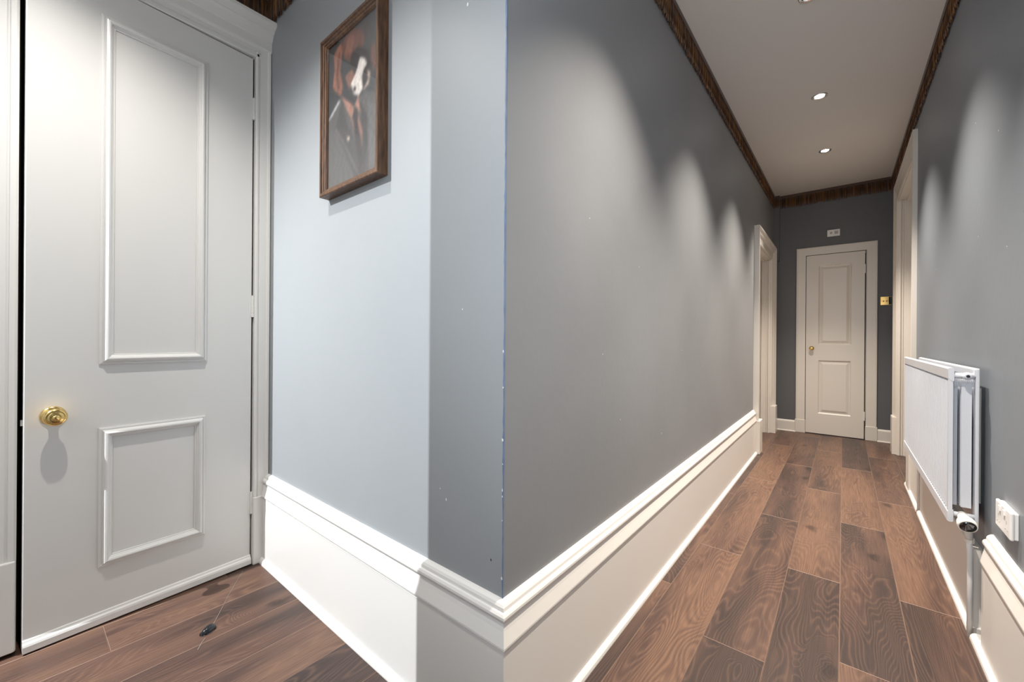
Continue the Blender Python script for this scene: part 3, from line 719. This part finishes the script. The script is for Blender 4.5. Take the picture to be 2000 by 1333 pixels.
# convector fins: folded sheets between the panels
def fin(x, amp, y0):
    bm = bmesh.new(); n = 50; pr_ = []
    for i in range(n):
        y = y0 + (RY1 - .03 - y0) * i / n; st = (RY1 - .03 - y0) / n
        pr_ += [(x, y), (x + amp, y), (x + amp, y + st * .5), (x, y + st * .5)]
    lo = [bm.verts.new((a, b, RZ0 + .055)) for a, b in pr_]; hi2 = [bm.verts.new((a, b, RZ1 - .055)) for a, b in pr_]
    for i in range(len(pr_) - 1): bm.faces.new((lo[i], lo[i + 1], hi2[i + 1], hi2[i]))
    o = rpart('convector_fin', bm); md = o.modifiers.new('thick', 'SOLIDIFY'); md.thickness = .0008
    return o
fin(RX0 + .0145, .013, RY0 + .035); fin(RX1 - .0415, .026, RY0 + .020)
tt_ = bmesh.new()
for i in range(10):     # toothed top edge of the convector sheet seen from the end
    x = RX0 + .017 + i * .0049
    prism(tt_, (x, RY0 + .022, RZ1 - .052), (x, RY0 + .026, RZ1 - .052), (1, 0, 0), (0, 0, 1), [(0, -.016), (0, 0), (.0022, .013), (.0044, 0), (.0044, -.016)])
rpart('toothed_edge', tt_)
ct = bmesh.new()
tube(ct, [(RX0 + .012, RY0 + .012, RZ1 - .028), (RX1 - .012, RY0 + .012, RZ1 - .028)], .0105, 16)
rpart('top_connector', ct, smooth=True)
bv = rpart('bleed_valve', LA([(0, 0), (.0135, 0), (.0135, .010), (.010, .014), (.0075, .016), (0, .016)], (RX0 + .046, RY0 + .006, RZ1 - .028), (0, -1, 0), 20), M_RAD, smooth=False)
bs = rpart('bleed_screw', LA([(0, 0), (.005, 0), (.005, .003), (.002, .003), (.002, .001), (0, .001)], (RX0 + .046, RY0 - .010, RZ1 - .028), (0, -1, 0), 12), M_CHROME)
cbm = bmesh.new()
tube(cbm, [(RX0 + .010, RY0 + .012, RZ0 + .028), (RX1 - .008, RY0 + .012, RZ0 + .028)], .0095, 16)
rpart('bottom_connector', cbm, smooth=True)
# valve: body below the connector, head pointing out along the wall
VX, VY, VZ = .335, 2.137, .428
vb = bmesh.new()
tube(vb, [(VX, RY0 + .014, VZ + .001), (VX, RY0 - .002, VZ), Vector((VX, VY, VZ)) + Vector((.003, -.012, -.008))], [.013, .0135, .0125], 16)
tube(vb, [(.3505, 2.150, .352), (.347, 2.147, .395), (.338, 2.148, .424)], [.0105, .0115, .011], 16)
rpart('valve_body', vb, M_PLAST, smooth=True)
hd = Vector((.08, -.92, -.36)).normalized()
hv = rpart('thermostat_head', LA([(0, -.012), (.013, -.012), (.0155, 0), (.0165, .010), (.0225, .020), (.0255, .034), (.0255, .044), (.0240, .048), (.0215, .0475)], (VX, VY, VZ), hd, 32), M_TRV, smooth=True)
cv = rpart('thermostat_cap', LA([(.0217, .045), (.020, .0495), (.012, .0525), (0, .0535)], (VX, VY, VZ), hd, 32), M_CHROME, smooth=True)
rpart('supply_pipe', TU([(.3565, 2.168, 0), (.3565, 2.168, .20), (.3540, 2.158, .300), (.3505, 2.150, .358)], .0078, 16), M_PLAST, smooth=True)
rpart('pipe_nut', LA([(0, 0), (.0125, 0), (.0125, .018), (0, .018)], (.3525, 2.154, .338), (0, 0, 1), 6), M_TRV)
rpart('return_pipe', TU([(.364, 3.518, 0), (.364, 3.518, .36), (.345, 3.515, .415)], .0078, 16), M_PLAST, smooth=True)
for ch_, pa_ in ((bs, bv), (cv, hv)):
    ch_.parent = pa_; ch_.matrix_parent_inverse = Matrix.Identity(4)
for y in (RY0 + .09, RY1 - .12):
    rpart('wall_bracket', B(((RX1, y, RZ0 + .06), (XR, y + .028, RZ1 - .075))), M_TRV)

# ------------------------------------------------------------------ sockets, switch, alarm box
sock = tag(empty('wall_socket', (XR, 1.888, .520)), 'white double wall socket above the skirting beside the radiator', 'socket')
link('back_box', B(((-.010, -.069, -.038), (0, .069, .038))), M_PLAST, sock, bevel=.002)
link('face_plate', B(((-.018, -.073, -.041), (-.009, .073, .041))), M_PLAST, sock, bevel=.004)
for y in (-.022, .022):
    link('rocker', B(((-.0215, y - .006, .016), (-.017, y + .006, .032))), M_PLAST, sock, bevel=.001)
for y in (-.040, .040):
    link('socket_slot', B(((-.0185, y - .002, -.004), (-.017, y + .002, .006))), M_SOCK, sock)
    for dy in (-.011, .011): link('socket_slot', B(((-.0185, y + dy - .003, -.022), (-.017, y + dy + .003, -.018))), M_SOCK, sock)
sw = tag(empty('light_switch', (.346, YE, 1.481)), 'polished brass switch plate beside the far door', 'switch')
link('plate', B(((-.045, -.006, -.045), (.045, 0, .045))), M_BRASS, sw, bevel=.003)
for x in (-.022, 0.002): link('toggle', LA([(0, 0), (.0045, 0), (.004, .012), (.0055, .018), (.003, .022), (0, .0225)], (x, -.006, 0), (0, -1, -.35), 12), M_BRASS, sw, smooth=True)
link('dark_strip', B(((.018, -.0075, -.040), (.043, -.0055, .040))), M_CHROME, sw)  # darker strip down the right side of the plate
for x in (-.036, .013): link('screw', LA([(0, 0), (.003, 0), (.0028, .001), (0, .0014)], (x, -.006, 0), (0, -1, 0), 10), M_CHROME, sw)
al = tag(empty('chime_box', (-.090, YE, 2.258)), 'small white wall box mounted above the far door', 'wall box')
link('casing', B(((-.056, -.024, -.037), (.056, 0, .037))), M_PLAST, al, bevel=.004)
link('button', B(((-.032, -.026, -.010), (-.012, -.023, .012))), M_SOCK, al, bevel=.001)
link('label_panel', B(((.008, -.0255, -.016), (.040, -.023, .018))), M_SOCK, al, bevel=.001)

# ------------------------------------------------------------------ small things on the lobby floor
ds = tag(empty('door_stop_bump', (-1.752, .447, 0), math.radians(112)), 'small glossy black oval stop lying on the lobby floor', 'doorstop')
dm = bmesh.new(); bmesh.ops.create_uvsphere(dm, u_segments=28, v_segments=14, radius=1)
for v in list(dm.verts):
    tx = v.co.x; v.co.x = tx * .026; v.co.y *= .0165 * (1 + .22 * tx); v.co.z = v.co.z * .019 * (1 + .25 * tx)
bmesh.ops.delete(dm, geom=[v for v in dm.verts if v.co.z < -.001], context='VERTS')
link('cap', dm, M_BLACK, ds, smooth=True)
link('rim', LA([(0, .0002), (1, .0002), (1.02, .0018), (.96, .0026)], (0, 0, 0), (0, 0, 1), 28), M_CHROME, ds).scale = (.027, .0175, 1)
th = TU([(-2.085, .660, .0012), (-1.93, .560, .0012), (-1.80, .483, .0012), (-1.775, .467, .0014)], .0006, 6)
tag(link('loose_thread', th, M_THREAD), 'long pale thread on the floor between the door hinge and black stop', 'thread')
th = TU([(-1.718, .430, .0014), (-1.70, .416, .0012), (-1.672, .398, .0012)], .0009, 6)
tag(link('thread_end', th, M_THREAD), 'short pale thread end trailing from the black stop', 'thread')
